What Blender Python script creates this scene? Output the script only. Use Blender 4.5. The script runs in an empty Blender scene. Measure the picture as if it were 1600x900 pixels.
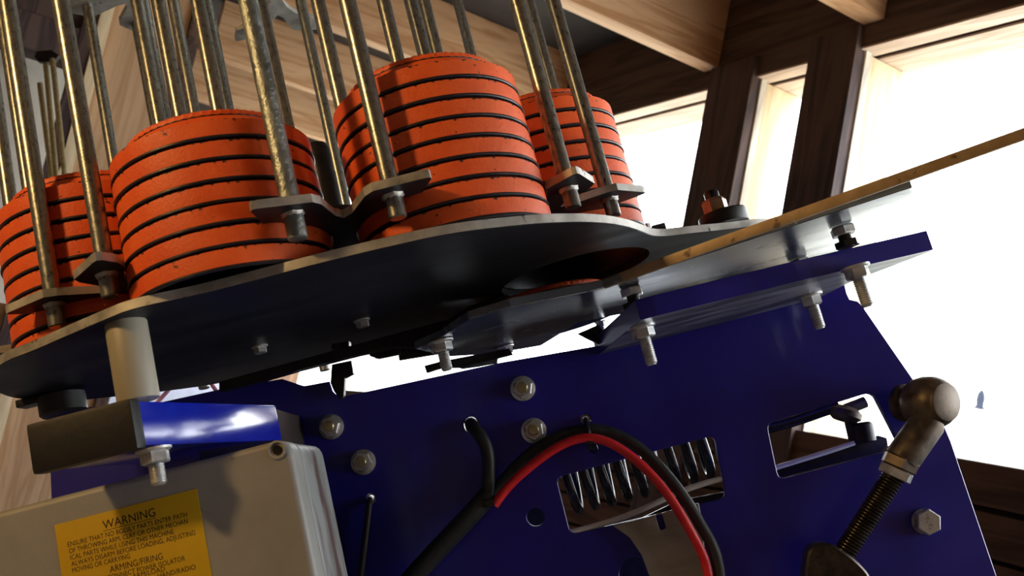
import bpy, bmesh, math, random
from mathutils import Matrix, Vector
R = math.radians
random.seed(7)
S = bpy.context.scene
COL = S.collection

# ------------------------------------------------------------------ camera, sky, lamp, exposure
CAM = Vector((0, 0, 1.1))                      # world: X along the window wall, Y through it, Z up, metres
cd = bpy.data.cameras.new('camera'); cam = bpy.data.objects.new('camera', cd); COL.objects.link(cam)
cd.sensor_width = 36; cd.lens = 33.23; cd.clip_start = .02; cd.clip_end = 400
cd.dof.use_dof = True; cd.dof.focus_distance = .62; cd.dof.aperture_fstop = 18
cam.matrix_world = Matrix(((0.491887, -0.001165, 0.870658, CAM.x), (0.847454, -0.228692, -0.479084, CAM.y),
                           (0.199671, 0.973498, -0.111504, CAM.z), (0, 0, 0, 1)))
S.camera = cam
w = bpy.data.worlds.new('sky'); S.world = w; w.use_nodes = True
bg = w.node_tree.nodes['Background']; bg.inputs[0].default_value = (.93, .97, 1, 1); bg.inputs[1].default_value = 8.0
vs = S.view_settings
vs.view_transform = 'Standard'; vs.look = 'None'; vs.gamma = 1; vs.use_curve_mapping = False; vs.exposure = 0.0
def light(name, kind, loc, energy, color, aim=None, **kw):
    l = bpy.data.lights.new(name, kind); o = bpy.data.objects.new(name, l); COL.objects.link(o)
    l.energy = energy; l.color = color; o.location = loc
    for k, v in kw.items(): setattr(l, k, v)
    if aim is not None: o.rotation_euler = (Vector(aim) - Vector(loc)).to_track_quat('-Z', 'Y').to_euler()
    return o
light('lamp_light', 'AREA', (-.45, -.58, 1.37), 2.75, (1, .62, .24), (-.55, .45, 1.2), shape='DISK', size=.08)
p = light('window_portal', 'AREA', (-1.6, 1.44, 1.46), 1, (1, 1, 1), (-1.6, 0, 1.46), shape='RECTANGLE', size=5.4, size_y=.85)
p.data.cycles.is_portal = True

# ------------------------------------------------------------------ materials
def mat(name, c1, c2=None, rough=.5, metal=0., scale=(30, 30, 30), lo=.35, hi=.65, bump=0., spot=None, spot_scale=60, spot_at=.68,
        rough2=None, coat=0., detail=5, spec=.5, bscale=None):
    m = bpy.data.materials.new(name); m.use_nodes = True; nt = m.node_tree; N = nt.nodes; L = nt.links
    b = N['Principled BSDF']; b.inputs['Roughness'].default_value = rough; b.inputs['Metallic'].default_value = metal
    b.inputs['Base Color'].default_value = (*c1, 1); b.inputs['Coat Weight'].default_value = coat; b.inputs['Coat Roughness'].default_value = .12
    b.inputs['Specular IOR Level'].default_value = spec
    tc = N.new('ShaderNodeTexCoord'); mp = N.new('ShaderNodeMapping'); mp.inputs['Scale'].default_value = scale
    L.new(tc.outputs['Object'], mp.inputs['Vector'])
    nz = N.new('ShaderNodeTexNoise'); nz.inputs['Scale'].default_value = 1; nz.inputs['Detail'].default_value = detail
    nz.inputs['Roughness'].default_value = .6; L.new(mp.outputs[0], nz.inputs['Vector'])
    col = None
    if c2 is not None:
        r = N.new('ShaderNodeValToRGB'); r.color_ramp.elements[0].position = lo; r.color_ramp.elements[1].position = hi
        r.color_ramp.elements[0].color = (*c1, 1); r.color_ramp.elements[1].color = (*c2, 1)
        L.new(nz.outputs['Fac'], r.inputs[0]); col = r.outputs[0]
    if spot is not None:
        n2 = N.new('ShaderNodeTexNoise'); n2.inputs['Scale'].default_value = spot_scale; n2.inputs['Detail'].default_value = 3
        L.new(tc.outputs['Object'], n2.inputs['Vector'])
        r2 = N.new('ShaderNodeValToRGB'); r2.color_ramp.elements[0].position = spot_at; r2.color_ramp.elements[1].position = spot_at + .05
        r2.color_ramp.elements[0].color = (0, 0, 0, 1); r2.color_ramp.elements[1].color = (1, 1, 1, 1)
        L.new(n2.outputs['Fac'], r2.inputs[0])
        mx = N.new('ShaderNodeMix'); mx.data_type = 'RGBA'; L.new(r2.outputs[0], mx.inputs['Factor'])
        mx.inputs['A'].default_value = (*c1, 1); mx.inputs['B'].default_value = (*spot, 1)
        if col is not None: L.new(col, mx.inputs['A'])
        col = mx.outputs['Result']
    if col is not None: L.new(col, b.inputs['Base Color'])
    if rough2 is not None:
        mr = N.new('ShaderNodeMapRange'); mr.inputs['From Min'].default_value = .3; mr.inputs['From Max'].default_value = .7
        mr.inputs['To Min'].default_value = rough; mr.inputs['To Max'].default_value = rough2
        L.new(nz.outputs['Fac'], mr.inputs['Value']); L.new(mr.outputs[0], b.inputs['Roughness'])
    if bump:
        bp = N.new('ShaderNodeBump'); bp.inputs['Strength'].default_value = bump; bp.inputs['Distance'].default_value = .001
        src = nz
        if bscale:
            src = N.new('ShaderNodeTexNoise'); src.inputs['Scale'].default_value = bscale; src.inputs['Detail'].default_value = 4
            L.new(tc.outputs['Object'], src.inputs['Vector'])
        L.new(src.outputs['Fac'], bp.inputs['Height']); L.new(bp.outputs[0], b.inputs['Normal'])
    return m
def wood(name, c1, c2, axis=0, rough=.65, knots=True):
    m = bpy.data.materials.new(name); m.use_nodes = True; nt = m.node_tree; N = nt.nodes; L = nt.links
    b = N['Principled BSDF']; b.inputs['Roughness'].default_value = rough; b.inputs['Specular IOR Level'].default_value = .25
    tc = N.new('ShaderNodeTexCoord'); mp = N.new('ShaderNodeMapping')
    sc = [16, 16, 16]; sc[axis] = 1.3; mp.inputs['Scale'].default_value = sc; L.new(tc.outputs['Object'], mp.inputs['Vector'])
    nz = N.new('ShaderNodeTexNoise'); nz.inputs['Scale'].default_value = 1.5; nz.inputs['Detail'].default_value = 6; nz.inputs['Distortion'].default_value = .6
    L.new(mp.outputs[0], nz.inputs['Vector'])
    wv = N.new('ShaderNodeMath'); wv.operation = 'MULTIPLY'; wv.inputs[1].default_value = 9; L.new(nz.outputs['Fac'], wv.inputs[0])
    fr = N.new('ShaderNodeMath'); fr.operation = 'PINGPONG'; fr.inputs[1].default_value = 1; L.new(wv.outputs[0], fr.inputs[0])
    r = N.new('ShaderNodeValToRGB'); r.color_ramp.elements[0].color = (*c1, 1); r.color_ramp.elements[1].color = (*c2, 1)
    r.color_ramp.elements[0].position = .05; r.color_ramp.elements[1].position = .8
    L.new(fr.outputs[0], r.inputs[0]); L.new(r.outputs[0], b.inputs['Base Color'])
    bp = N.new('ShaderNodeBump'); bp.inputs['Strength'].default_value = .25; bp.inputs['Distance'].default_value = .002
    L.new(fr.outputs[0], bp.inputs['Height']); L.new(bp.outputs[0], b.inputs['Normal'])
    return m
M_ORANGE = mat('orange_clay_paint', (.86, .10, .012), (.97, .15, .022), .55, scale=(40, 40, 40), spot=(.10, .02, .012), spot_scale=210, spot_at=.685, bump=.25, bscale=500)
def rim_dirt(m):
    nt = m.node_tree; N = nt.nodes; L = nt.links; b = N['Principled BSDF']; old = b.inputs['Base Color'].links[0].from_socket
    tc = N.new('ShaderNodeTexCoord'); sx = N.new('ShaderNodeSeparateXYZ'); L.new(tc.outputs['Object'], sx.inputs[0])
    nz = N.new('ShaderNodeTexNoise'); nz.inputs['Scale'].default_value = 330; nz.inputs['Detail'].default_value = 3; L.new(tc.outputs['Object'], nz.inputs['Vector'])
    mr = N.new('ShaderNodeMapRange'); mr.inputs['From Min'].default_value = .0082; mr.inputs['From Max'].default_value = .0108; mr.inputs['To Max'].default_value = .28
    L.new(sx.outputs['Z'], mr.inputs['Value'])
    ad = N.new('ShaderNodeMath'); L.new(nz.outputs['Fac'], ad.inputs[0]); L.new(mr.outputs[0], ad.inputs[1])
    lt = N.new('ShaderNodeMath'); lt.operation = 'LESS_THAN'; lt.inputs[1].default_value = .0112; L.new(sx.outputs['Z'], lt.inputs[0])
    gt = N.new('ShaderNodeMath'); gt.operation = 'GREATER_THAN'; gt.inputs[1].default_value = .735; L.new(ad.outputs[0], gt.inputs[0])
    mu = N.new('ShaderNodeMath'); mu.operation = 'MULTIPLY'; L.new(lt.outputs[0], mu.inputs[0]); L.new(gt.outputs[0], mu.inputs[1])
    mx = N.new('ShaderNodeMix'); mx.data_type = 'RGBA'; L.new(mu.outputs[0], mx.inputs['Factor']); L.new(old, mx.inputs['A']); mx.inputs['B'].default_value = (.03, .012, .012, 1)
    L.new(mx.outputs['Result'], b.inputs['Base Color'])
rim_dirt(M_ORANGE)
M_PITCH = mat('bare_pitch', (.012, .010, .014), (.03, .025, .03), .35, scale=(90, 90, 90), bump=.4)
M_ROD = mat('zinc_plated_rod', (.25, .255, .235), (.36, .36, .33), .25, .9, scale=(420, 420, 260), rough2=.36, bump=.07, bscale=900)
M_GALV = mat('galvanised_rod', (.22, .25, .25), (.40, .43, .41), .3, .85, scale=(160, 160, 90), rough2=.6, bump=.6, bscale=420)
M_STEEL = mat('worn_bare_steel', (.38, .37, .34), (.62, .60, .55), .38, .65, scale=(70, 70, 70), rough2=.6, spot=(.10, .07, .05), spot_scale=120, spot_at=.66, bump=.2)
M_DARKPLATE = mat('dark_mill_steel', (.020, .020, .025), (.036, .036, .044), .40, .5, scale=(8, 40, 40), rough2=.6, spot=(.15, .14, .14), spot_scale=150, spot_at=.74, bump=.12)
M_GREYPLATE = mat('grey_mill_steel', (.09, .115, .15), (.15, .18, .22), .18, .55, scale=(14, 50, 30), rough2=.3, spot=(.35, .35, .35), spot_scale=160, spot_at=.73)
M_BLUE = mat('blue_gloss_paint', (.011, .009, .25), (.016, .014, .33), .30, 0, scale=(18, 18, 18), rough2=.42, coat=.35, spot=(.02, .008, .04), spot_scale=45, spot_at=.72, bump=.06, bscale=220)
M_BLUEBAR = mat('bright_blue_paint', (.008, .015, .42), (.012, .03, .52), .14, 0, scale=(30, 30, 30), coat=1, spec=.8, bump=.05, bscale=260)
M_UNDER = mat('streaky_bare_underside', (.10, .10, .14), (.34, .34, .40), .4, .5, scale=(14, 60, 30), lo=.42, hi=.6)
M_BLACK = mat('black_plastic', (.008, .0075, .007), (.014, .013, .012), .45, 0, scale=(120, 120, 120), bump=.2)
M_BLACKSTEEL = mat('black_oxide_steel', (.010, .009, .011), (.025, .02, .022), .35, .4, scale=(90, 90, 90), bump=.15)
M_RUBBER = mat('black_rubber_cable', (.012, .012, .013), (.03, .03, .03), .5, 0, scale=(160, 160, 40), bump=.1)
M_RED = mat('red_wire_insulation', (.72, .012, .02), (.80, .03, .03), .38, 0, scale=(120, 120, 120))
M_PINK = mat('faded_red_wire', (.62, .30, .34), (.70, .38, .40), .5)
M_ZINC = mat('bright_zinc', (.52, .53, .53), (.75, .75, .73), .24, .7, scale=(150, 150, 150), rough2=.45)
M_YZINC = mat('yellow_zinc_stud', (.42, .36, .18), (.60, .54, .33), .35, .9, scale=(200, 200, 200), bump=.3)
M_TUBE = mat('grey_painted_tube', (.36, .33, .25), (.44, .40, .31), .45, 0, scale=(40, 40, 12), spot=(.05, .035, .03), spot_scale=95, spot_at=.72)
M_BOX = mat('grey_box_plastic', (.29, .285, .265), (.35, .345, .32), .5, 0, scale=(22, 22, 22), spot=(.11, .085, .07), spot_scale=38, spot_at=.70, bump=.05)
M_BOXSIDE = mat('stained_box_plastic', (.30, .31, .30), (.12, .075, .07), .45, 0, scale=(40, 40, 9), lo=.5, hi=.62)
M_YELLOW = mat('yellow_label', (.62, .38, .004), (.68, .43, .008), .45, 0, scale=(25, 25, 25), spot=(.35, .2, .01), spot_scale=40, spot_at=.74)
M_INK = mat('black_ink', (.015, .012, .008), rough=.6)
M_RUST = mat('oily_rusty_steel', (.06, .045, .036), (.16, .125, .095), .33, .7, scale=(90, 90, 90), rough2=.6, bump=.3)
M_RAIL = mat('worn_tan_rail', (.36, .25, .13), (.52, .38, .22), .5, .25, scale=(60, 60, 60), spot=(.16, .10, .06), spot_scale=90, spot_at=.66)
M_DKTHREAD = mat('oily_thread', (.035, .028, .024), (.09, .075, .06), .3, .8, scale=(120, 120, 120))
M_SPRING = mat('black_spring_steel', (.02, .022, .026), (.05, .05, .055), .25, .7, scale=(90, 90, 90))
M_BRASS = mat('amber_brass', (.26, .16, .09), (.38, .25, .15), .3, .4, scale=(90, 90, 90))
M_LEVER = mat('brushed_grey_steel', (.33, .31, .27), (.44, .42, .38), .5, .55, scale=(16, 60, 60), spot=(.2, .19, .17), spot_scale=60, spot_at=.72)
W_DARK = wood('dark_board', (.048, .033, .036), (.10, .065, .062), 2)
W_DARKX = wood('dark_long_board', (.060, .030, .022), (.12, .065, .045), 0)
W_STUD = wood('pale_stud_wood', (.66, .52, .34), (.78, .66, .46), 2)
W_JOIST = wood('joist_wood', (.50, .26, .13), (.68, .42, .25), 1)
W_HEAD = wood('shaded_header_wood', (.06, .037, .032), (.12, .075, .06), 0)  # pale header wood, darkened to carry its backlit shade
W_PLY = wood('plywood_panel', (.48, .30, .17), (.60, .41, .26), 2)
W_PLYEDGE = wood('plywood_edge', (.50, .45, .40), (.74, .70, .62), 2)
W_SOFFIT = wood('lit_header_wood', (.50, .36, .28), (.66, .50, .40), 0)  # same header wood, paler to carry the sky light on its underside
W_BACK = wood('dark_back_wall', (.15, .085, .05), (.22, .13, .08), 2)
M_ROOF = mat('dark_roof_lining', (.020, .015, .014), (.05, .035, .03), .8, 0, scale=(5, 5, 5))
M_FLOOR = mat('concrete_floor', (.16, .14, .12), (.24, .21, .18), .85, 0, scale=(6, 6, 6))
M_FIELD = mat('pale_dry_field', (.62, .62, .52), (.72, .71, .62), .95, 0, scale=(.6, .6, .6))
M_CANVAS = mat('blue_canvas', (.005, .009, .024), (.008, .012, .03), .8)
M_LAV = mat('sky_lit_board', (.55, .58, .74), (.62, .65, .80), .6)
M_PALE = mat('pale_painted_board', (.72, .72, .68), (.78, .78, .75), .7)

# ------------------------------------------------------------------ mesh helpers (millimetres of the machine's own frame)
Q = Matrix(((0.47617, -0.82693, -0.29908), (0.76405, 0.55743, -0.32479), (0.43529, -0.07386, 0.89725)))   # the tilted machine in the shed
MW = Matrix.Translation(CAM) @ Q.to_4x4()
def bm_mesh(bm, name, smooth=None, doubles=False):
    if doubles: bmesh.ops.remove_doubles(bm, verts=bm.verts, dist=1e-5)
    bmesh.ops.recalc_face_normals(bm, faces=bm.faces)
    me = bpy.data.meshes.new(name); bm.to_mesh(me); bm.free()
    if smooth is not None:
        me.polygons.foreach_set('use_smooth', [True] * len(me.polygons))
        me.set_sharp_from_angle(angle=R(smooth))
    return me
def plate(name, outline, t, holes=(), bevel=.35, pos=(0, 0, 0), plane='z', bres=0):
    """flat sheet cut to an outline with holes; pos is its near-face offset along the plane's normal"""
    cu = bpy.data.curves.new('cut', 'CURVE'); cu.dimensions = '2D'; cu.fill_mode = 'BOTH'
    for pts in (outline, *holes):
        sp = cu.splines.new('POLY'); sp.points.add(len(pts) - 1); sp.use_cyclic_u = True
        for q, v in zip(sp.points, pts): q.co = (v[0], v[1], 0, 1)
    cu.extrude = t / 2 - bevel; cu.bevel_depth = bevel; cu.bevel_resolution = bres
    o = bpy.data.objects.new('cut', cu); me = bpy.data.meshes.new_from_object(o); bpy.data.objects.remove(o); bpy.data.curves.remove(cu)
    me.name = name; me.polygons.foreach_set('use_smooth', [False] * len(me.polygons))
    if plane == 'y': me.transform(Matrix.Translation((0, pos[1] + t / 2, 0)) @ Matrix.Rotation(R(90), 4, 'X'))
    else: me.transform(Matrix.Translation((0, 0, pos[2] - t / 2)))
    me.materials.clear()
    if bres: me.polygons.foreach_set('use_smooth', [True] * len(me.polygons)); me.set_sharp_from_angle(angle=R(40))
    return me
def circ(cx, cy, r, n=40, a0=0, a1=360):
    k = n if a1 - a0 >= 360 else n + 1
    return [(cx + r * math.cos(R(a0 + (a1 - a0) * i / n)), cy + r * math.sin(R(a0 + (a1 - a0) * i / n))) for i in range(k)]
def rounded(pts, r, n=5):
    """round the corners of a polygon"""
    out = []
    for i, p in enumerate(pts):
        p = Vector(p); a = Vector(pts[i - 1]) - p; b = Vector(pts[(i + 1) % len(pts)]) - p
        rr = min(r, a.length * .45, b.length * .45); p0 = p + a.normalized() * rr; p1 = p + b.normalized() * rr
        for k in range(n + 1):
            t = k / n; out.append(tuple(p0 * (1 - t) ** 2 + p * 2 * t * (1 - t) + p1 * t * t))
    return out
def lathe(name, prof, n=32, axis='z', smooth=35, ripple=None, closed=False):
    bm = bmesh.new(); rings = []
    for j, (r, z) in enumerate(prof):
        if r < 1e-6: rings.append([bm.verts.new((0, 0, z))]); continue
        ring = []
        for i in range(n):
            a = 2 * math.pi * i / n; rr = r * (ripple(i, j) if ripple else 1)
            ring.append(bm.verts.new((rr * math.cos(a), rr * math.sin(a), z)))
        rings.append(ring)
    for a, b in zip(rings, rings[1:]):
        if len(a) == 1 and len(b) == 1: continue
        for i in range(n):
            j = (i + 1) % n
            if len(a) == 1: bm.faces.new((a[0], b[i], b[j]))
            elif len(b) == 1: bm.faces.new((a[i], a[j], b[0]))
            else: bm.faces.new((a[i], a[j], b[j], b[i]))
    for ring, fl in () if closed else ((rings[0], 0), (rings[-1], 1)):
        if len(ring) > 1: bm.faces.new(ring if fl else ring[::-1])
    me = bm_mesh(bm, name, smooth)
    if axis == 'y': me.transform(Matrix.Rotation(R(90), 4, 'X'))         # profile z runs towards the viewer (-y)
    return me
def tube(name, pts, r, res=6, order=True, n=12, cyclic=False):
    cu = bpy.data.curves.new('run', 'CURVE'); cu.dimensions = '3D'; cu.bevel_depth = r; cu.bevel_resolution = 3; cu.use_fill_caps = True
    if order:
        sp = cu.splines.new('NURBS'); sp.points.add(len(pts) - 1); sp.use_endpoint_u = True; sp.order_u = min(4, len(pts)); cu.resolution_u = res
    else:
        sp = cu.splines.new('POLY'); sp.points.add(len(pts) - 1)
    for q, v in zip(sp.points, pts): q.co = (*v, 1)
    o = bpy.data.objects.new('run', cu); me = bpy.data.meshes.new_from_object(o); bpy.data.objects.remove(o); bpy.data.curves.remove(cu)
    me.name = name; me.materials.clear(); me.polygons.foreach_set('use_smooth', [True] * len(me.polygons)); me.set_sharp_from_angle(angle=R(40))
    return me
def box(name, lo, hi, bev=.4):
    bm = bmesh.new(); bmesh.ops.create_cube(bm, size=1)
    for v in bm.verts: v.co = [lo[i] + (v.co[i] + .5) * (hi[i] - lo[i]) for i in range(3)]
    if bev: bmesh.ops.bevel(bm, geom=bm.edges[:], offset=bev, segments=2, affect='EDGES', profile=.7)
    return bm_mesh(bm, name, 40)
def solid(name, a, b, bev=.3):
    """box-like solid between two quads"""
    bm = bmesh.new(); A = [bm.verts.new(v) for v in a]; B = [bm.verts.new(v) for v in b]; n = len(A)
    bm.faces.new(A); bm.faces.new(B[::-1])
    for i in range(n): bm.faces.new((A[i], B[i], B[(i + 1) % n], A[(i + 1) % n]))
    if bev: bmesh.ops.bevel(bm, geom=bm.edges[:], offset=bev, segments=2, affect='EDGES', profile=.7)
    return bm_mesh(bm, name, 40)
def joined(name, meshes):
    bm = bmesh.new()
    for me in meshes: bm.from_mesh(me); bpy.data.meshes.remove(me)
    me = bpy.data.meshes.new(name); bm.to_mesh(me); bm.free(); return me
def along(p, q):
    """matrix that puts local +z along p->q at p (mm)"""
    p = Vector(p); d = Vector(q) - p
    return Matrix.Translation(p) @ d.to_track_quat('Z', 'Y').to_matrix().to_4x4()
def tag(o, label=None, cat=None, group=None, kind=None):
    for k, v in (('label', label), ('category', cat), ('group', group), ('kind', kind)):
        if v: o[k] = v
    return o
def thing(name, label, cat, origin, group=None):
    o = bpy.data.objects.new(name, None); COL.objects.link(o); o.empty_display_size = .02
    o.matrix_world = MW @ Matrix.Translation(Vector(origin) * .001)
    o['origin_mm'] = list(origin)
    return tag(o, label, cat, group)
def root_of(o):
    while o.parent: o = o.parent
    return o
def part(name, me, m, parent, label=None, shared=None):
    """a part whose mesh is in machine mm; or a shared mesh in local mm placed by a matrix in mm"""
    o = bpy.data.objects.new(name, me); COL.objects.link(o)
    org = Vector(root_of(parent)['origin_mm'])
    if not me.get('done'):
        if shared is None: me.transform(Matrix.Scale(.001, 4) @ Matrix.Translation(-org))
        else: me.transform(Matrix.Scale(.001, 4))
        me['done'] = 1
        for x in (m if isinstance(m, (list, tuple)) else (m,)): me.materials.append(x)
    o.parent = parent
    if shared is not None:
        t = shared.copy(); t.translation = (t.translation - org) * .001
        if parent.parent is not None: t = parent.matrix_basis.inverted() @ t
        o.matrix_basis = t
    elif parent.parent is not None: o.matrix_basis = parent.matrix_basis.inverted()
    return tag(o, label)
def T(x, y, z): return Matrix.Translation((x, y, z))

# ------------------------------------------------------------------ the shed (world metres; z given relative to the lens, raised by CAM.z)
def wbox(name, x0, x1, y0, y1, z0, z1, m, parent=None, kind=None, bev=.003, skew=0):
    me = box(name, (x0, y0, z0 + CAM.z), (x1, y1, z1 + CAM.z), bev)
    if skew:
        for v in me.vertices: v.co.z += skew * (v.co.x - x1)
    cx = Vector(((x0 + x1) / 2, (y0 + y1) / 2, z0 + CAM.z))
    base = Vector(parent['at']) if parent else Vector()
    me.transform(Matrix.Translation(-cx)); me.materials.append(m)
    o = bpy.data.objects.new(name, me); COL.objects.link(o); o.location = cx - base; o.parent = parent; o['at'] = list(cx)
    return tag(o, kind=kind)
def frame(name, at):
    o = bpy.data.objects.new(name, None); COL.objects.link(o); o.location = at; o['at'] = list(at); o['kind'] = 'structure'; return o
wbox('floor', -4.6, 1.3, -1.3, 1.45, -1.13, -1.10, M_FLOOR, kind='structure')
wbox('ceiling', -4.6, 1.3, -1.3, 1.45, .96, .99, M_ROOF, kind='structure')
for x in (-3.42, -2.83, -2.235, -1.60, -1.165, -.56, .1, .75):
    w_ = .046
    wbox('trim_1' , x - w_ / 2, x + w_ / 2, .42 if x < -2 else -1.28, 1.262, .788, .958, W_JOIST, kind='structure')
wf = frame('wall_front', (-1.6, 1.35, 0))
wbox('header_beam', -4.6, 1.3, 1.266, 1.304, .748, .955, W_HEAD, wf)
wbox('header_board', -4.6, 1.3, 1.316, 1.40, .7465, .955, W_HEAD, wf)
wbox('lit_soffit', -4.6, 1.3, 1.266, 1.304, .7435, .7475, W_SOFFIT, wf, bev=.0008)  # added strip: sky light under the beam put into its colour
wbox('lit_soffit', -4.6, 1.3, 1.316, 1.40, .742, .746, W_SOFFIT, wf, bev=.0008)
for x0, x1 in ((-1.588, -1.452), (-1.302, -1.188), (.55, .66)):
    po = bpy.data.objects.new('post', None); COL.objects.link(po); po.parent = wf; po.location = Vector((x0, 1.27, 1.1)) - wf.location; po['at'] = [x0, 1.27, 1.1]
    wbox('facing_board', x0, x1, 1.252, 1.276, -1.09, .786, W_DARK, po, bev=.001)
    wbox('plywood_layer', x0, x1 + .004, 1.2765, 1.292, -1.09, .744, W_PLYEDGE, po, bev=.001)
    wbox('stud', x0 + .01, x1, 1.2925, 1.385, -1.09, .741, W_STUD, po, bev=.002)
for i in range(7):
    z1 = .040 - i * .066 if i else .042
    wbox('plank', -1.30, 1.3, 1.262 + .002 * (i % 2), 1.29, z1 - .060 , z1, W_DARKX, wf)
    wbox('plank', -4.6, -1.3015, 1.262 + .002 * (i % 2), 1.29, z1 - .060, z1, W_DARKX, wf, skew=.068)
wbox('wall_backing', -1.30, 1.3, 1.292, 1.31, -1.09, .036, M_ROOF, wf)
wbox('wall_backing', -4.6, -1.3015, 1.2915, 1.31, -1.09, .028, M_ROOF, wf, skew=.068)
wbox('sill_board', -1.18, 1.3, 1.29, 1.47, .030, .044, M_PALE, wf)
wbox('sill_board', -4.6, -1.3015, 1.29, 1.47, .030, .044, M_PALE, wf, skew=.068)
wbox('wall_back', -4.6, 1.3, -1.34, -1.30, -1.10, .96, W_BACK, kind='structure')
wbox('wall_right', 1.30, 1.34, -1.3, 1.45, -1.10, .96, W_BACK, kind='structure')
wbox('wall_end', -4.64, -4.60, -1.3, 1.45, -1.10, .96, W_BACK, kind='structure')
wbox('trim_3', -4.595, -4.57, -1.2, 1.24, -.75, -.13, M_LAV, kind='structure')  # added board; the sky-lit brightness of the gap is put into its colour
wl = frame('wall_left', (-1.92, 0, 0))
wbox('plywood_sheet', -1.935, -1.915, .098, .232, -1.09, .955, W_PLY, wf and wl, bev=.001)
wbox('edge_post', -1.95, -1.90, .233, .256, -1.09, .955, W_HEAD, wl)
wbox('stud', -1.99, -1.905, .052, .076, -1.09, .955, W_DARK, wl)
wbox('stud', -1.93, -1.90, .0765, .0975, -1.09, .955, W_STUD, wl)
wbox('header_beam', -1.99, -1.905, -.45, .051, .435, .50, W_DARK, wl)
wbox('plywood_sheet', -1.945, -1.925, -.45, .051, -1.09, -.02, W_PLY, wl)
wbox('plywood_sheet', -1.945, -1.925, -.45, .051, .505, .955, W_DARK, wl)
wbox('pale_lining', -2.30, -2.28, -.45, .22, -.3, .955, M_PALE, wl)

# outside
bm = bmesh.new(); gx = [-120, -60, -20, -6, 2, 10, 40]; gy = [1.6, 4, 12, 30, 60, 100, 160]
slope = lambda y: max(0, (y - 1.6)) * (5.42 / 58.4)
vv = [[bm.verts.new((x, y, slope(y) + .25 * math.sin(x * .13) * min(1, y / 60))) for x in gx] for y in gy]
for a, b in zip(vv, vv[1:]):
    for i in range(len(gx) - 1): bm.faces.new((a[i], a[i + 1], b[i + 1], b[i]))
me = bm_mesh(bm, 'trim_2', 60); me.materials.append(M_FIELD); o = bpy.data.objects.new('ground', me); COL.objects.link(o); o['kind'] = 'structure'
ux, uy = -40.6, 60.0; uz = slope(uy) + .25 * math.sin(ux * .13)
um = bpy.data.objects.new('parasol', None); COL.objects.link(um); um.location = (ux, uy, uz)
tag(um, 'folded blue parasol on a thin pole, far outside beyond the window', 'parasol')
me = lathe('pole', [(.035, 0), (.035, 2.3), (.02, 2.36)], 10); me.materials.append(W_DARK); o = bpy.data.objects.new('pole', me); COL.objects.link(o); o.parent = um
me = lathe('canopy', [(.30, .98), (.36, 1.0), (.22, 1.25), (.26, 1.7), (.2, 2.1), (.06, 2.35), (0, 2.37)], 16, ripple=lambda i, j: 1 + .14 * (i % 2)); me.materials.append(M_CANVAS)
o = bpy.data.objects.new('canopy', me); COL.objects.link(o); o.parent = um

# ------------------------------------------------------------------ the trap's frame
H = 138.8                                      # top of the base plate in the machine's frame
CX, CY = -115.3, 659.2                         # axis of the carousel
trap = thing('clay_trap', 'blue steel clay-target trap with dark base plate and bolted side plate', 'machine', (0, 680, -160))
base_out = [(-320, 566), (-313, 545), (-299, 520), (-277.4, 494.0), (-256.6, 487.5), (-229.4, 474.5), (-205, 463.5), (-186.4, 455.7), (-157.2, 461.5), (-124.2, 461.5), (-89.9, 460.7), (-66.6, 461.8), (-37, 464.5), (-18, 469.5), (-0.7, 477.9), (23, 491), (44.9, 509.2), (58, 523), (69, 538), (79, 555), (87.0, 571.6), (91, 581), (96, 591), (104, 600), (116.1, 606.8), (131, 615), (150.1, 627.5), (175, 640), (196, 660), (197, 705), (150, 735), (40, 745), (-43, 735), (-84, 712), (-124, 710), (-182, 716), (-233, 714), (-274, 682), (-297, 655), (-312, 640), (-321, 609), (-323, 585)]
def smooth(pts, n=2):
    for _ in range(n):
        q = []
        for i, p in enumerate(pts):
            a, b = Vector(p), Vector(pts[(i + 1) % len(pts)]); q += [tuple(a * .75 + b * .25), tuple(a * .25 + b * .75)]
        pts = q
    return pts
base_out = smooth(base_out)
base = part('base_plate', plate('base_plate', base_out, 5.5, [circ(45.3, 643, 53, 48)], .4, (0, 0, H)), M_DARKPLATE, trap)
# worn bright rim of the base plate: a thin strip along its sawn edge
def rim(name, pts, z0, z1, out=.25, th=.5):
    bm = bmesh.new(); rows = []
    n = len(pts)
    for i, p in enumerate(pts):
        a = Vector(pts[max(i - 1, 0)]); b = Vector(pts[min(i + 1, n - 1)]); d = (b - a).normalized(); nrm = Vector((d.y, -d.x))
        p = Vector(p); o_ = p + nrm * (out + .4); i_ = p + nrm * (-.3)
        rows.append([bm.verts.new((q.x, q.y, z)) for q, z in ((o_, z1), (o_, z0), (i_, z0), (i_, z1))])
    for a, b in zip(rows, rows[1:]):
        for k in range(4): bm.faces.new((a[k], a[(k + 1) % 4], b[(k + 1) % 4], b[k]))
    bm.faces.new(rows[0]); bm.faces.new(rows[-1][::-1])
    return bm_mesh(bm, name, 30)
part('sawn_edge', rim('sawn_edge', base_out[4:132], H - 5.2, H - .3), M_STEEL, base, 'worn bright steel edge')

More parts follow.
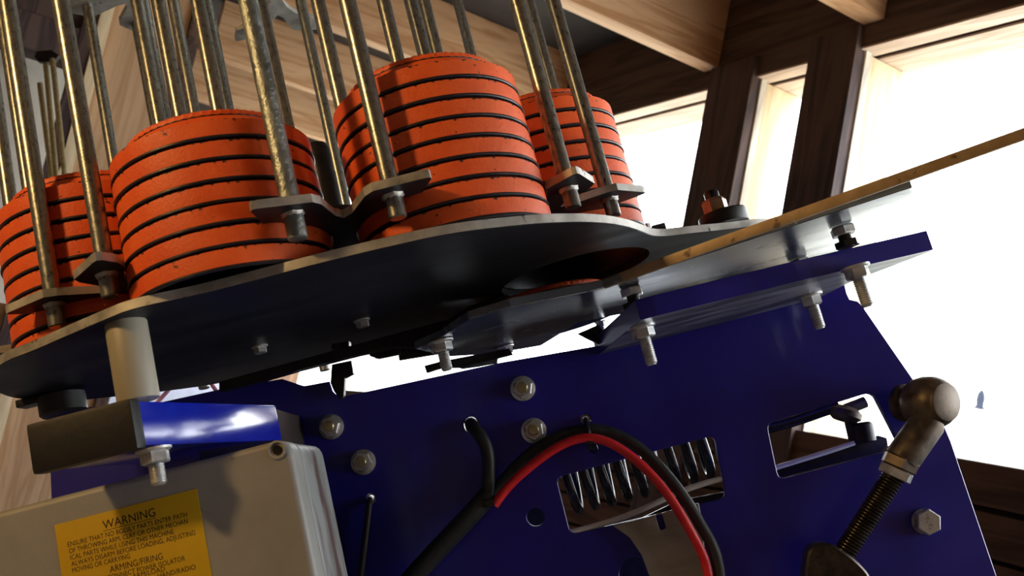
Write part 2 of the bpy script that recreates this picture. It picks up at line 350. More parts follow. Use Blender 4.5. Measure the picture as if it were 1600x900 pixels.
throw_out = [(-3.4, 552.1), (54.4, 568.1), (225.9, 507.4), (237.3, 533.6), (211.8, 562.1), (236.1, 656.9), (180.5, 670.0), (127.5, 680.2), (80.5, 693.3), (41.0, 676.8), (10.8, 746.1), (-27.0, 724.7), (-57.5, 680.9), (-71.2, 614.5), (-51.5, 596.2), (-28.8, 558.7)]
thr = part('throwing_plate', plate('throwing_plate', throw_out, 5, (), .4, (0, 0, 110)), M_GREYPLATE, trap)
p0, p1, p2, p3 = (-2.7, 555.0), (54.5, 570.1), (225.9, 507.4), (270.2, 464.8)
def strip(name, a, b, z0, z1, th=2.5):
    a, b = Vector(a), Vector(b); d = (b - a).normalized(); n = Vector((-d.y, d.x)) * th
    return solid(name, [(a.x, a.y, z0), (b.x, b.y, z0), (b.x, b.y, z1), (a.x, a.y, z1)], [((a + n).x, (a + n).y, z0), ((b + n).x, (b + n).y, z0), ((b + n).x, (b + n).y, z1), ((a + n).x, (a + n).y, z1)], .4)
part('front_lip', strip('front_lip', (p0[0], p0[1] - .6), (p1[0], p1[1] - .6), 104.8, 110.3), M_STEEL, thr, 'bare steel front edge')
pe = (p3[0] + (p3[0] - p2[0]) * .35, p3[1] + (p3[1] - p2[1]) * .35)
part('guide_rail', strip('guide_rail', (p1[0], p1[1] - .6), pe, 104.6, 110.6, 3), M_RAIL, trap, 'long worn tan rail')

# blue flange above the side plate
fl_out = [(70, 562), (80, 561), (170, 568), (258, 581), (258.5, 588), (222, 638), (212, 682), (48, 684), (50, 676)]
fl = plate('top_flange', fl_out, 12.5, (), .3, (0, 0, 91.5))
for f in fl.polygons: f.material_index = 1 if f.normal.z < -.9 else 0
part('top_flange', fl, (M_BLUE, M_UNDER), trap, 'blue edge with a bare streaky grey underside')

# side plate with its openings
side_out = [(-351.9, 140.3), (-275.0, 124.5), (-224.6, 122.7), (-179.5, 118.9), (-164.5, 109.7), (-146.0, 108.4), (-145.2, 101.0), (-141.9, 95.8), (-136.4, 94.9), (-79.4, 92.7), (-22.6, 90.6), (50.0, 84.8), (87.9, 92.4), (153.7, 88.4), (233.2, 86.1), (232.4, 77.5), (233.0, 72.0), (238.2, 69.2), (240.5, 64.7), (259.7, 0.1), (267.5, -24.5), (268.7, -40.8), (268.2, -131.8), (267.8, -187.6), (-371.0, -33.3)]
slot1 = rounded([(-3.4, 2.9), (112.9, 3.8), (108.5, -40.5), (-3.6, -38.5)], 6)
slot2 = rounded([(149.8, 2.7), (228.6, 5.8), (235.6, -36.9), (146.2, -37.4)], 6)
hole = lambda u, v, r: circ(u, v, r, 20)
sp_ = part('side_plate', plate('side_plate', side_out, 6, [slot1, slot2, hole(*(-52.6, 53.2), 6.2), hole(*(27.6, 36.6), 4.2), hole(*(27.6, 15.7), 4.2), hole(*(-134.1, 20.1), 4.2), hole(*(-23.8, -20.5), 6.8), rounded([(19.3, -74.1), (29.0, -60.3), (44.0, -64.0), (46.5, -87.3)], 8)], .5, (0, 680, 0), 'y'), M_BLUE, trap)

# second cheek far behind, dark cross members
part('rear_member', box('rear_member', (-215, 690, 40), (-60, 716, 76), 2), M_BLACKSTEEL, trap)
part('rear_cheek', plate('rear_cheek', [(-56.0, 0.9), (-13.5, -9.8), (-18.1, -51.7), (65.1, -73.2), (47.1, -136.2), (-82.2, -104.9)], 6, (), .5, (0, 770, 0), 'y'), M_BLACKSTEEL, trap)

# cross bar with black end cap, spacer tube, flange nut under it
bar_f = [(-252, 470, 67.5), (-201, 469, 67.5), (-201, 469, 91), (-252, 470, 91)]
bar_b = [(x + 34, 607, z) for x, y, z in bar_f]
cb = part('cross_bar', solid('cross_bar', bar_f, bar_b, 2.2), M_BLUEBAR, trap, 'bright blue square tube')
cap_f = [(-254.5, 466.5, 65.8), (-200, 466.5, 65.8), (-200, 466.5, 92), (-254.5, 466.5, 92)]
part('end_cap', solid('end_cap', cap_f, [(x + 1.5, 475, z) for x, y, z in cap_f], 3), M_BLACK, cb, 'black plastic end cap')
part('bar_bracket', solid('bar_bracket', [(-221, 604, 62), (-170, 604, 64), (-170, 604, 90), (-221, 604, 90)], [(-210, 680, 62), (-172, 680, 62), (-172, 680, 90), (-210, 680, 90)], 1.5), M_ROOF, trap)  # matte dark colour puts the shade behind the bar into the bracket
part('spacer_tube', lathe('spacer_tube', [(7.5, 91.5), (10.4, 91.5), (10.6, 92.5), (10.6, 132.6), (10.3, 133.3), (7.5, 133.3)], 32), M_TUBE, trap, 'beige tube spacer', shared=T(-200.5, 478, 0))

# fasteners: shared meshes in local mm, +z is the direction the bolt points
def hexp(r): return r / math.cos(math.pi / 6)
def thread(r, z0, z1, pitch=1.25):
    pr = []; z = z0
    while z < z1 - pitch: pr += [(r * .86, z), (r, z + pitch * .35), (r, z + pitch * .6)]; z += pitch
    return pr + [(r * .86, z), (r * .75, z1)]
NUT = joined('nut', [lathe('a', [(4, 0), (9, 0), (9, 1.2), (7, 2.2), (6, 2.3)], 28), lathe('b', [(hexp(6.5) * .97, 1.5), (hexp(6.5), 2.2), (hexp(6.5), 7.0), (hexp(6.5) * .9, 7.8), (4.1, 8)], 6, smooth=20), lathe('c', [(4.1, 8.05), (3.8, 8), (0, 8)], 20)])
STUD = lathe('stud', [(0, 0), *thread(4, 0, 26), (0, 26)], 20)
STUDEND = lathe('stud_end', [(3.8, 5), (3.8, 9.6), (3.3, 10.2), (0, 10.3)], 20)
HEAD = lathe('bolt_head', [(hexp(6.5) * .96, 0), (hexp(6.5), .5), (hexp(6.5), 4.6), (hexp(6.5) * .9, 5.5), (0, 5.6)], 6, smooth=20)
WASH = lathe('washer', [(4.2, 0), (8.6, 0), (8.6, 1.5), (4.2, 1.5)], 28)
NUT_L = NUT.copy(); STUD_L = STUD.copy()
def bolt_down(x, y, z, parent, scale=1, stud=True, length=1, wash=True, head=None, lab=None):
    """nut under a plate at z with its thread hanging below"""
    m = Matrix.Translation((x, y, z)) @ Matrix.Rotation(math.pi, 4, 'X') @ Matrix.Scale(scale, 4)
    g = part('flange_nut', NUT, M_ZINC, parent, shared=m @ Matrix.Rotation(R(random.random() * 60), 4, 'Z'))
    if stud: part('threaded_stud', STUD, M_ZINC, parent, shared=m @ Matrix.Diagonal((1, 1, length, 1)))
    return g
def nut_face(x, z, parent, rot=0, y=680):
    m = Matrix.Translation((x, y, z)) @ Matrix.Rotation(R(90), 4, 'X') @ Matrix.Rotation(R(rot), 4, 'Z')
    part('flange_nut', NUT, M_ZINC, parent, shared=m); part('stud_end', STUDEND, M_YZINC, parent, shared=m)
bolt_down(-198, 480, 65.7, cb.parent, 1.0, True, .72)
for (u, v), rot in (((817, 607), 10), ((834, 673), 25), ((518, 667), 5), ((568, 722), 40)):
    x, z = {817: (-10.4, 68.8), 834: (-10.2, 37.8), 518: (-150.8, 76.3), 568: (-133.6, 46.2)}[u]
    nut_face(x, z, trap, rot)
x, z = (233.7, -87.7)
m = Matrix.Translation((x, 680, z)) @ Matrix.Rotation(R(90), 4, 'X')
part('washer', WASH, M_ZINC, trap, shared=m); part('hex_bolt', lathe('hex_bolt', [(hexp(7.6) * .96, 1.5), (hexp(7.6), 2), (hexp(7.6), 9.0), (hexp(7.6) * .9, 9.8), (0, 9.9)], 6, smooth=20), M_ZINC, trap, shared=m @ Matrix.Rotation(R(12), 4, 'Z'))
# three long stand-off bolts through the flange
for x, y, ln in ((72.6, 590, .98), (197, 648, .95), (203.5, 566, 1.0)):
    bolt_down(x, y, 78.9, trap, .98, True, ln)
    part('bolt_head', HEAD, M_ZINC, trap, shared=Matrix.Translation((x, y, 99)) @ Matrix.Rotation(R(20), 4, 'Z'))
    part('bolt_shank', lathe('bolt_shank', [(4, 0), (4, 8.5)], 16), M_BLACKSTEEL, trap, shared=T(x, y, 90.8))
    part('lock_nut', lathe('lock_nut', [(hexp(6.5) * .96, 0), (hexp(6.5), .4), (hexp(6.5), 3.6), (hexp(6.5) * .96, 4)], 6, smooth=20), M_BLACKSTEEL, trap, shared=T(x, y, 91.2))
# small bolts under the plates
for x, y, z, s, st in ((*(-102.5, 616.2), 133.3, .62, False), (*(-172.9, 616.1), 133.3, .62, False), (*(-53.7, 606.1), 104.5, .95, True), (*(-15.4, 699.2), 104.5, .7, False), (*(57.4, 695.9), 104.5, .5, True)):
    bolt_down(x, y, z, trap, s, st, .8)
# dark slide bar and its tabs below the base plate
def yplate(name, pts, y, t, m, bev=.4, lab=None): return part(name, plate(name, pts, t, (), bev, (0, y, 0), 'y'), m, trap, lab)
yplate('slide_bar', [(-211.3, 120.9), (-93.9, 122.7), (-48.2, 123.3), (-30.9, 129.0), (-5.6, 129.8), (-21.5, 121.0), (-43.9, 113.0), (-67.6, 108.6), (-86.7, 114.4), (-113.6, 115.9), (-156.7, 116.0), (-186.5, 115.0), (-212.3, 115.3)], 640, 10, M_BLACKSTEEL)
yplate('stop_tab', [(-107.6, 120.1), (-86.4, 117.0), (-87.6, 111.7), (-103.6, 112.5), (-108.5, 115.7)], 655, 6, M_BLACKSTEEL)
yplate('stop_tab', [(-88.8, 118.3), (-50.7, 113.2), (-52.6, 105.2), (-89.6, 108.6)], 660, 6, M_BLACKSTEEL)
yplate('slide_lug', [(-128.9, 126.0), (-117.8, 124.9), (-118.4, 121.9), (-129.5, 123.0)], 635, 8, M_BLACKSTEEL)
yplate('latch_finger', [(-139.5, 118.7), (-125.8, 118.1), (-126.3, 109.1), (-132.8, 107.5), (-136.7, 93.8), (-139.5, 94.0), (-141.9, 100.3), (-143.0, 106.3)], 672, 6, M_BLACKSTEEL)
yplate('slide_link', [(-73.7, 100.0), (-61.4, 100.1), (-12.9, 97.0), (-11.6, 92.9), (-49.0, 93.2), (-62.4, 96.1), (-73.3, 95.6)], 665, 5, M_BLACKSTEEL)
yplate('slide_link', [(-52.7, 94.9), (-29.9, 95.7), (-21.8, 94.1), (-23.7, 90.3), (-38.1, 91.2), (-48.6, 92.5)], 668, 4, M_GREYPLATE)
yplate('catch_plate', [(38.3, 95.6), (53.1, 98.0), (56.8, 88.9), (49.7, 85.5), (43.2, 91.0)], 668, 5, M_BLACKSTEEL)
# hub on the neck of the base plate, with amber cap nut
hub = part('neck_hub', lathe('neck_hub', [(16.5, 0), (17, .8), (17, 8.5), (16, 9.6), (8, 9.6)], 36), M_BLACK, trap, 'black rubber disc', shared=T(154, 640, H))
part('cap_nut', lathe('cap_nut', [(8.3, 0), (8.8, .6), (8.8, 9), (7.6, 11), (6, 11.4)], 6, smooth=20), M_BRASS, hub, 'amber hex cap nut', shared=T(151, 640, H + 9.6))
part('stub', lathe('stub', [(5.2, 0), (5.2, 4.5), (4.2, 6), (0, 6.2)], 20), M_BLACKSTEEL, hub, shared=T(151, 640, H + 20.8))
part('edge_lug', box('edge_lug', (99, 604, H), (108, 612, H + 5), .8), M_GREYPLATE, trap)
# motor pot under the far left of the base plate
part('motor_pot', lathe('motor_pot', [(0, 0), (13, 0), (14.5, 1.5), (14.5, 13), (11, 14)], 30), M_BLACK, trap, shared=T(-301, 600, 118))
part('motor_tab', box('motor_tab', (-326, 590, 128), (-300, 602, 133), .8), M_BLACKSTEEL, trap)

# spring behind the slot, the arm with its lit edge coloured pale and the grey lever
a = Vector((0.2, 725.0, 2.1)); b = Vector((122.2, 725.0, 2.1)); ax = (b - a); e1 = ax.normalized(); e2 = Vector((0, 1, 0)); e3 = e1.cross(e2).normalized()
pts = []; turns = 10
for i in range(turns * 20 + 1):
    t = i / (turns * 20); q = 2 * math.pi * turns * t; c = a + ax * (t * 1.04 - .02); pts.append(tuple(c + e2 * (27 * math.cos(q)) + e3 * (27 * math.sin(q))))
spr = thing('coil_spring', 'black coil spring seen through the slot in the blue plate', 'spring', tuple(a))
part('coil', tube('coil', pts, 3.5, order=False), M_SPRING, spr)
part('guide_strip', tube('guide_strip', [(-2.6, 683.0, -36.7), (19.5, 683.0, -36.8), (43.1, 683.0, -35.1), (70.1, 683.0, -29.7), (91.9, 683.0, -26.5), (109.4, 683.0, -26.8)], 2.1), M_PALE, trap, 'strip along the slot, coloured pale as if lit')  # pale colour carries the window light on its upward side
part('lower_arm', plate('lower_arm', [(-2.4, -41.6), (46.9, -40.3), (76.5, -34.6), (113.2, -36.9), (109.1, -50.4), (-2.3, -49.8)], 4, (), .4, (0, 690, 0), 'y'), M_BLACKSTEEL, trap)
lev = [(27.5, -39.2), (45.7, -39.3), (87.2, -38.6), (86.3, -49.4), (78.6, -87.8), (75.5, -110.5), (41.4, -102.2), (42.6, -79.0), (40.9, -62.6), (36.1, -49.2)]
part('lever_plate', plate('lever_plate', lev, 5, [rounded([(56.3, -38.4), (61.9, -38.0), (62.2, -49.6), (56.6, -50.3)], 2.4)], .4, (0, 672, 0), 'y'), M_LEVER, trap, 'plain grey steel lever plate')

# link seen through the right-hand slot
lk = thing('rear_linkage', 'dark rod and lever joined by a ball pin, behind the right-hand slot', 'linkage', (197.1, 700.0, -17.1))
part('link_rod', tube('link_rod', [(152.9, 715.0, -0.9), (187.8, 715.0, -2.0), (199.8, 713.0, 2.1), (211.3, 712.0, 1.0)], 4.2), M_SPRING, lk)
part('rod_eye', lathe('rod_eye', [(0, 0), (8, 0), (12, 3), (12, 7), (8, 10), (0, 10)], 24), M_RUST, lk, shared=along((211.9, 712.0, -9.3), (218.2, 712.0, 1.2)))
part('rod_tip', tube('rod_tip', [(216.2, 712.0, -2.1), (231.4, 712.0, -0.2)], 4.4, order=False), M_RUST, lk)
part('pin', lathe('pin', [(4, 0), (4, 22)], 16), M_BLACKSTEEL, lk, shared=along((214.7, 712.0, -25.8), (216.5, 712.0, -7.1)))
part('pin_boss', lathe('pin_boss', [(0, 0), (9, 0), (9, 12), (7.5, 14), (0, 14)], 24), M_BLACKSTEEL, lk, shared=along((221.4, 712.0, -27.5), (223.1, 712.0, -13.6)))
part('lever', solid('lever', [(151.7, 712.0, -37.4), (155.6, 712.0, -28.0), (232.7, 712.0, -25.6), (238.3, 712.0, -28.9), (237.5, 712.0, -34.4), (230.5, 712.0, -37.9)], [(154.7, 726.0, -38.2), (158.6, 726.0, -28.5), (237.3, 726.0, -26.1), (243.0, 726.0, -29.5), (242.1, 726.0, -35.1), (235.1, 726.0, -38.6)], 2), M_BLACKSTEEL, lk)
part('lever_edge', tube('lever_edge', [(153.3, 709.0, -29.8), (191.4, 709.0, -28.1), (213.5, 709.0, -26.6)], 1.8, order=False), M_PALE, lk)

# ------------------------------------------------------------------ adjuster rod with ball joint, in front of the side plate at right
ad = thing('adjuster_rod', 'threaded adjuster rod with a rusty ball joint across the blue plate', 'linkage', (156.4, 655.0, -103.1))
c0 = Vector((241.1, 670.0, -7.1)); c1 = Vector((257.8, 636.0, -13.3))
mj = along(c0, c1); Lj = (c1 - c0).length
part('joint_collar', lathe('joint_collar', [(0, 0), (11.5, 0), (13, 1.2), (13, 5), (11, 7), (7, 8), (7, 14)], 32), M_RUST, ad, shared=mj)
part('ball_housing', lathe('ball_housing', [(8, Lj - 31), (13, Lj - 29), (16.2, Lj - 23), (17.6, Lj - 16), (17.2, Lj - 9), (15.6, Lj - 5), (13.8, Lj - 2.2), (13, Lj - 1.6), (12.8, Lj - .4), (12.2, Lj), (0, Lj + .2)], 40, smooth=50), M_RUST, ad, shared=mj)
s0 = Vector((249.8, 645.0, -19.2)); s1 = Vector((221.3, 649.0, -43.0)); n1 = Vector((216.0, 650.0, -49.4)); r1 = Vector((164.4, 656.0, -95.2))
part('sleeve', lathe('sleeve', [(8.2, 0), (11.2, 6), (11.3, (s1 - s0).length - 1), (9, (s1 - s0).length)], 32), M_RUST, ad, 'steel sleeve below the ball', shared=along(s0, s1))
part('lock_nut', lathe('lock_nut_a', [(hexp(10.5) * .95, 0), (hexp(10.5), .6), (hexp(10.5), 6.6), (hexp(10.5) * .95, 7.2)], 6, smooth=20), M_RUST, ad, shared=along(s1 - (n1 - s1).normalized() * 2, n1))
part('lock_nut', lathe('lock_nut_b', [(hexp(9.6) * .95, 0), (hexp(9.6), .6), (hexp(9.6), 5.6), (hexp(9.6) * .95, 6.2)], 6, smooth=20), M_ZINC, ad, shared=along(s1 + (n1 - s1).normalized() * 5.6, n1 + (n1 - s1)) @ Matrix.Rotation(R(22), 4, 'Z'))
part('threaded_rod', lathe('threaded_rod', thread(7.4, 0, (r1 - n1).length + 6, 2.2), 24, smooth=25), M_DKTHREAD, ad, shared=along(n1, r1))
cl = [(128.4, -120.1), (138.0, -97.9), (144.6, -83.8), (151.3, -80.5), (159.0, -83.2), (169.7, -95.4), (175.6, -106.3), (175.7, -131.6)]
cv = part('clevis', plate('clevis', rounded(cl, 5), 16, (), 1.5, (0, 642, 0), 'y'), M_DKTHREAD, ad)
part('clevis_pin', lathe('clevis_pin', [(4.2, 0), (7.6, 0), (7.6, 4), (6.2, 5.4), (4.6, 5.6), (4.2, 3), (0, 3)], 24), M_YZINC, cv, shared=along((152.5, 655.0, -88.0), (142.8, 636.0, -80.9)))

# ------------------------------------------------------------------ control box with warning label
cbx = thing('control_box', 'grey plastic control box carrying a yellow warning label', 'box', (-215, 540, -110))
X0, X1, ZT, ZB = -330, -135.4, 57, -110
def casing(name, x0, x1, z0, z1, y0, t, r, b):
    return plate(name, rounded([(x0 + b, z0 + b), (x1 - b, z0 + b), (x1 - b, z1 - b), (x0 + b, z1 - b)], r), t, (), b, (0, y0, 0), 'y', 3)
part('lid', casing('lid', X0, X1, ZB, ZT, 505, 19, 6, 3.2), M_BOX, cbx)
body = part('body', casing('body', X0 + .4, X1 - .3, ZB + .4, ZT - .3, 524.6, 49.4, 8, 1.2), M_BOXSIDE, cbx, 'stained box body')
sx, sz = (-143.0, 51.9)
scr = part('screw_recess', lathe('screw_recess', [(2.6, -2), (4.6, 0), (5.0, .5), (4.3, .7), (3.6, .2), (3.4, -1.5), (0, -1.6)], 28, 'y'), M_BOX, cbx, shared=T(sx, 504.6, sz))
part('screw', lathe('screw', [(0, .2), (2.6, .2), (2.6, -.4), (0, -.4)], 20, 'y'), M_BLACKSTEEL, scr, 'dark screw head', shared=T(sx, 504.7, sz))
part('standoff', box('standoff', (-250, 574, -80), (-160, 679, 20), 1), M_BLACKSTEEL, cbx)
lb = part('warning_label', box('warning_label', (-267, 504.55, -62), (-189, 504.95, 42.6), .05), M_YELLOW, cbx, 'yellow warning label')
def lettering(text, x, z, width=None, size=3.4, yoff=504.5, bold=0):
    cu = bpy.data.curves.new('t', 'FONT'); cu.body = text; cu.size = size; cu.extrude = .02; cu.offset = bold; cu.resolution_u = 3
    o = bpy.data.objects.new('t', cu); me = bpy.data.meshes.new_from_object(o); bpy.data.objects.remove(o); bpy.data.curves.remove(cu)
    xs = [v.co.x for v in me.vertices]; s = width / (max(xs) - min(xs)) if width else 1
    me.transform(Matrix.Translation((x, yoff, z)) @ Matrix.Rotation(R(90), 4, 'X') @ Matrix.Diagonal((s, 1, 1, 1)) @ Matrix.Translation((-min(xs), 0, 0)))
    me.materials.clear(); part('lettering', me, M_INK, lb)
for text, (x, z), (xe, ze), sz_, bd in (
    ('WARNING', (-241.5, 34.0), (-212.8, 34.0), 6.4, .015),
    ('ENSURE THAT NO BODILY PARTS ENTER PATH', (-261.5, 29.5), (-196.4, 29.6), 3.7, 0),
    ('OF THROWING ARM, CLAY OR OTHER MECHAN', (-261.3, 26.3), (-196.6, 25.9), 3.7, 0),
    ('ICAL PARTS WHILE USING THIS MACHINE', (-261.1, 22.7), (-204.8, 22.6), 3.7, 0),
    ('ALWAYS DISARM BEFORE LOADING, ADJUSTING', (-261.1, 19.2), (-193.7, 19.3), 3.7, 0),
    ('MOVING OR CARRYING', (-261.1, 15.8), (-229.8, 16.0), 3.7, 0),
    ('ARMING/FIRING', (-241.4, 11.0), (-212.7, 11.4), 4.9, 0),
    ('CONNECT POWER ISOLATOR', (-243.3, 7.9), (-201.2, 7.6), 3.7, 0),
    ('ARM/LOAD', (-230.2, 5.1), (-212.6, 5.1), 3.7, 0),
    ('HAND/RADIO', (-216.9, 2.1), (-196.6, 2.1), 3.7, 0)):
    lettering(text, x, (z + ze) / 2, xe - x, sz_, bold=bd)
ux0, uz0 = (-241.7, 33.2); ux1, uz1 = (-213.0, 33.0)
part('lettering', box('underline', (ux0, 504.48, uz0 - .25), (ux1, 504.52, uz0 + .05), 0), M_INK, lb)

# ------------------------------------------------------------------ cables on the side plate
k = tag(thing('power_cable', 'thick black cable leaving a hole and running down left as a sheathed loom', 'cable', (-53.4, 668.0, -0.3)))
part('cable', tube('cable', [(-54.0, 700.0, 55.7), (-52.8, 684.0, 54.0), (-52.6, 674.0, 52.8), (-46.5, 668.0, 43.1), (-43.9, 668.0, 31.1), (-47.1, 668.0, 16.1), (-51.8, 668.0, 2.9), (-56.1, 668.0, -1.8)], 4.7), M_RUBBER, k)
part('sheath', tube('sheath', [(-50.7, 666.0, 2.7), (-63.7, 664.0, -6.5), (-85.0, 664.0, -19.6), (-106.1, 664.0, -33.0), (-127.3, 664.0, -47.1)], 7.2), M_RUBBER, k, 'black sheath')
r_ = thing('red_wire', 'red wire arching over the blue plate to the grey lever', 'wire', (24.4, 668.0, 20.6))
part('wire', tube('wire', [(-48.7, 660.0, -5.7), (-38.3, 662.0, 4.0), (-22.7, 663.0, 12.1), (2.0, 662.0, 22.9), (26.5, 662.0, 25.7), (47.2, 661.0, 10.1), (64.2, 659.0, -17.2), (72.6, 656.0, -42.7), (77.8, 660.0, -63.1), (81.1, 660.0, -78.8), (76.5, 660.0, -94.5)], 3.3), M_RED, r_)
b_ = thing('black_wire', 'black wire arching beside the red wire over the blue plate', 'wire', (26.4, 668.0, 28.3))
part('wire', tube('wire', [(-55.5, 674.0, -1.2), (-40.0, 672.0, 8.9), (-24.8, 671.0, 19.5), (-0.0, 671.0, 29.7), (30.6, 671.0, 31.5), (55.7, 670.0, 13.7), (70.7, 666.0, -12.7), (79.7, 664.0, -35.7), (84.8, 664.0, -56.5), (90.2, 664.0, -74.2), (84.4, 664.0, -96.9)], 4.1), M_RUBBER, b_)
t_ = thing('thin_cable', 'thin black cable from a small hole beside the grey box', 'cable', (-133.9, 676.0, 19.7))
part('cable', tube('cable', [(-137.5, 700.0, 21.0), (-134.5, 682.0, 20.2), (-134.1, 674.0, 18.9), (-135.8, 672.0, 11.3), (-143.1, 672.0, -9.2), (-150.2, 672.0, -29.4), (-155.5, 672.0, -45.5)], 2.3), M_RUBBER, t_)
def tie(label, loop, r, knob):
    k = thing('cable_tie', label, 'cable tie', loop[0], 'cable ties on the blue plate')
    part('strap', tube('strap', loop, r), M_BLACK, k)
    part('lock_head', box('lock_head', tuple(c - 2.6 for c in knob), tuple(c + 2.6 for c in knob), .6), M_BLACK, k)
tie('black cable tie holding the two wires under a small hole at the arch top', [(27.7, 684.0, 36.8), (27.1, 676.0, 36.9), (26.3, 664.0, 29.9), (26.1, 662.0, 22.7), (27.3, 676.0, 17.0), (27.7, 684.0, 15.8)], 2.0, (26.1, 662.0, 20.9))
tie('black cable tie where the wires join the thick sheath', [(-57.9, 664.0, 2.7), (-54.7, 657.0, -1.5), (-50.4, 660.0, -5.2), (-46.6, 666.0, -2.8), (-49.5, 672.0, 2.2), (-56.4, 674.0, 4.8), (-57.9, 664.0, 2.7)], 1.6, (-50.7, 658.0, -3.4))

for lab, pts in (('short pinkish wire just right of the beige spacer tube', [(-298.5, 742.0, 135.5), (-290.7, 742.0, 140.9), (-281.1, 742.0, 147.9), (-274.7, 742.0, 154.2)]), ('short pinkish wire left of the black slide bar end', [(-256.4, 742.0, 149.5), (-252.3, 742.0, 143.2), (-248.9, 742.0, 133.3), (-243.3, 742.0, 123.5)])):
    k = thing('loose_wire', lab, 'wire', pts[0], 'loose wires behind the base plate')
    part('wire', tube('wire', pts, 1.7), M_PINK, k)
# ------------------------------------------------------------------ carousel magazine
car = thing('carousel', 'rotating clay magazine of zinc rods welded to star plates', 'magazine', (CX, CY, H))
ARMS = [-122.3, -78.0, -31.6, 16.5, 57.5, 102.5, 147.5, -167.5]
STACKS = [(-146.1, 501.4), (-22.8, 525.4), (45.3, 642.9), (-243.7, 560.0)]
def column(th):
    """centre of the clay column nearest to a bearing: a real stack where one stands, else the ring's own spacing"""
    c = min(STACKS, key=lambda q: abs((math.degrees(math.atan2(q[1] - CY, q[0] - CX)) - th + 180) % 360 - 180))
    if abs((math.degrees(math.atan2(c[1] - CY, c[0] - CX)) - th + 180) % 360 - 180) < 8: return c
    return (CX + 161.8 * math.cos(R(th)), CY + 161.8 * math.sin(R(th)))
def star():
    out = []
    for th in ARMS:
        ct, st_ = math.cos(R(th)), math.sin(R(th))
        def side(sg):
            c = column(th + sg * 22.5); dx, dy = c[0] - CX, c[1] - CY
            rc, tc = dx * ct + dy * st_, (-dx * st_ + dy * ct) * sg
            pts = [(92, max(tc - 46, 10))]
            for r_ in (108, 114, 120, 126, 132, 137, 142, 146, 150, 154, 158, 162, 166, 170, 174, 178, 182, 186, 190, 193, 196, 198, 200, 202, 204, 206):
                h = 56.4 ** 2 - (r_ - rc) ** 2
                t = tc - math.sqrt(h) if h > 0 else 44
                if t < 42: pts.append((r_, t))
            pts += [(210, 43), (220, 45), (222.5, 44), (222.5, 41), (217.5, 15), (212, 11), (190, 4.5)]
            return [(r_, t * sg) for r_, t in pts]
        arm = side(-1) + [(184, 0)] + side(1)[::-1]
        out += [(CX + r_ * ct - t * st_, CY + r_ * st_ + t * ct) for r_, t in arm]
    return out
st = star()
def shade_faces(me):  # flat faces coloured dark for the unlit underside, edges left bright
    for f in me.polygons: f.material_index = 0 if abs(f.normal.z) > .9 else 1
    return me
part('star_plate', shade_faces(plate('star_plate', st, 4.6, (), .1, (0, 0, H + 25.5))), (M_DARKPLATE, M_STEEL), car, 'star plate with faces darkened as unlit and bright cut edges')
part('star_plate', plate('star_plate', st, 4.6, (), .1, (0, 0, H + 363)), M_STEEL, car)
part('hub_post', lathe('hub_post', [(12, 0), (12, 58), (21, 60), (21, 84), (20, 86), (10.6, 86.5), (10.6, 117), (9.9, 117.2), (9.9, 136), (8, 141), (0, 142)], 30), M_BLACKSTEEL, car, 'black hub post', shared=T(CX, CY, H))
ROD = lathe('rod', [(4.2, 0), (4.75, .6), (4.75, 362), (4.2, 362.6)], 20); GAL = ROD.copy()
GAL = lathe('rod', [(4.4, 0), (5.1, .6), (5.1, 362), (4.4, 362.6)], 20)
for i, th in enumerate(ARMS):
    for off, rad in ((-7.1, 207), (7.1, 207), (-10, 104.5), (10, 104.5)):
        a_ = R(th + off); gal = (i == 1 and off == -7.1)
        lean = Matrix.Rotation(R(random.uniform(-.25, .25)), 4, 'X') @ Matrix.Rotation(R(random.uniform(-.25, .25)), 4, 'Y')
        x, y = CX + rad * math.cos(a_), CY + rad * math.sin(a_)
        part('rod', GAL if gal else ROD, M_GALV if gal else M_ROD, car, shared=T(x, y, H + (5.5 if gal else 7.5) + (random.random() * 2)) @ lean @ Matrix.Rotation(random.random() * 6, 4, 'Z'))
WELD = lathe('weld_bead', [(4.5, -2.4), (5.5, -1.2), (6.0, 0), (4.5, .6)], 14, ripple=lambda i, j: 1 + .09 * math.sin(i * 2.7 + j * 1.9))
for i in (0, 1, 2):
    for off in (-7.1, 7.1):
        a_ = R(ARMS[i] + off)
        part('weld_bead', WELD, M_STEEL, car, shared=T(CX + 207 * math.cos(a_), CY + 207 * math.sin(a_), H + 20.9))

# ------------------------------------------------------------------ the clays, one by one
PITCH = 11.59
N = 120
prof = [(0, 17.5), (40, 16.5), (45.5, 12), (50.8, 6), (52.2, .3), (53.6, 0), (54.9, .35), (55.1, 1.5), (55, 9.9), (54.2, 10.4), (52.4, 10.9), (49.6, 11.8), (47.8, 13.6), (46.4, 15.6), (45.4, 16.6), (45.2, 17.2), (44.7, 19.6), (43.2, 20.8), (38, 21.3), (24, 20.6), (0, 20.2)]
def rip(i, j): return 1 + (.02 if j in (15, 16, 17) and i % 2 else 0)
CLAY = lathe('clay', prof, N, smooth=38, ripple=rip)
def facez(me):
    CLAY.materials.append(M_ORANGE)
RIM = lathe('rim', [(53.2, -.25), (55.2, -.25), (55.55, .2), (55.55, .85), (55.2, 1.25), (53.2, 1.25), (53.2, -.25)], 96, closed=True)
for me_, m_ in ((CLAY, M_ORANGE), (RIM, M_PITCH)):
    me_.transform(Matrix.Scale(.001, 4)); me_.materials.append(m_)
CLAY.materials.append(M_PITCH)
for f in CLAY.polygons:                        # the hollow underside is bare pitch
    if f.normal.z < -.2 or Vector(f.center[:2]).dot(Vector(f.normal[:2])) < -.001: f.material_index = 1
ORD = ['bottom', 'second', 'third', 'fourth', 'fifth', 'sixth', 'seventh', 'eighth', 'ninth']
first = None
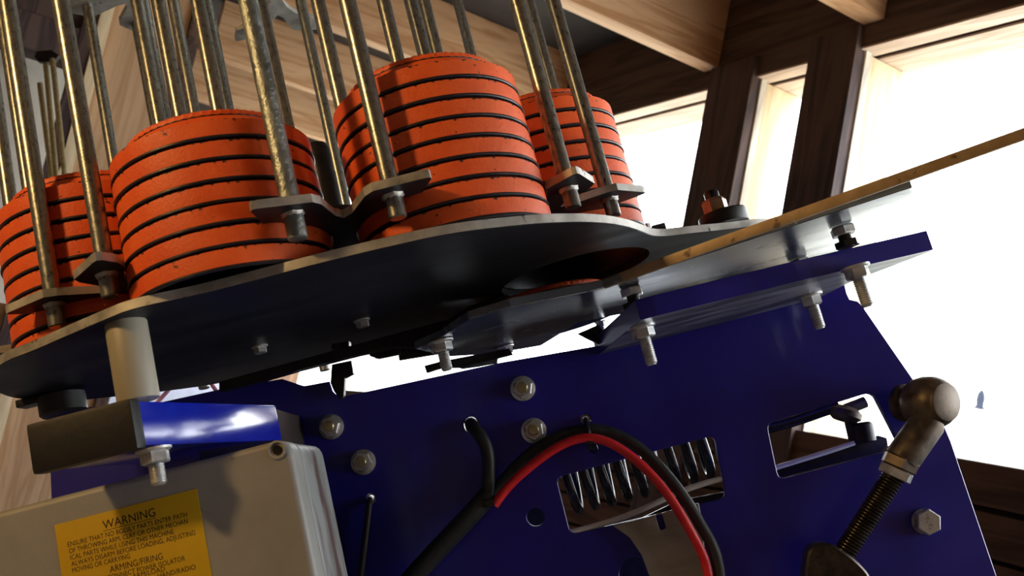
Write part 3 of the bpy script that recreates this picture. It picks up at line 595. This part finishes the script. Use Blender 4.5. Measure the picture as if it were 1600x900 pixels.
def clay(x, y, z, label, group):
    global first
    if first is None:
        o = bpy.data.objects.new('clay_target', CLAY); COL.objects.link(o); r_o = bpy.data.objects.new('rim', RIM); COL.objects.link(r_o); r_o.parent = o; tag(r_o, 'black unpainted rim'); first = o
    else:
        o = first.copy(); COL.objects.link(o)
        r_o = first.children[0].copy(); COL.objects.link(r_o); r_o.parent = o
    o.matrix_world = MW @ Matrix.Translation(Vector((x, y, z)) * .001) @ Matrix.Rotation(random.random() * 6.28, 4, 'Z') @ Matrix.Rotation(R(random.uniform(-.04, .04)), 4, 'X')
    tag(o, label, 'clay target', group)
for cx_, cy_, n, where, grp in ((-146.1, 501.4, 7, 'the large left-hand stack behind the dull galvanised rod', 'clays of the front left stack'),
                          (-22.8, 525.4, 8, 'the tallest stack in the middle', 'clays of the middle stack'),
                          (45.3, 642.9, 9, 'the small stack nearest the window', 'clays of the window-side stack'),
                          (-243.7, 560.0, 8, 'the dim stack at the far left', 'clays of the far left stack')):
    for k in range(n):
        pos = 'top' if k == n - 1 else ORD[k]
        clay(cx_ + random.uniform(-.3, .3), cy_ + random.uniform(-.3, .3), H + .35 + k * PITCH, f'orange clay, {pos}{"" if pos in ("top", "bottom") else " from the bottom"} of {where}', grp)
clay(22, 692, 110.8, 'orange clay lying on the throwing plate under the base plate hole', 'loaded clay')

# ------------------------------------------------------------------ pieces beyond the carousel
rk = thing('rod_bundle', 'pair of brass coloured rods with a dark fork bracket, behind the carousel at far left', 'rods', (-699.0, 1500.0, 763.9))
for u0, v0, u1, v1 in ((72, 88, 84, 260), (80, 92, 90, 260), (66, 130, 76, 260)):
    a, b = {72: (Vector((-691.9, 1500.0, 928.7)), Vector((-707.1, 1500.0, 671.2))), 80: (Vector((-675.4, 1490.0, 909.3)), Vector((-687.4, 1490.0, 662.7))), 66: (Vector((-713.5, 1510.0, 882.0)), Vector((-718.4, 1510.0, 677.5)))}[u0]
    part('rod', tube('rod', [tuple(a), tuple(b)], 4.6, order=False), M_YZINC, rk)
part('fork_bracket', plate('fork_bracket', [(-706.1, 922.7), (-700.3, 931.1), (-675.5, 926.7), (-663.6, 913.4), (-674.3, 903.9), (-700.9, 911.3)], 8, (), .4, (0, 1490, 0), 'y'), M_BLACKSTEEL, rk)
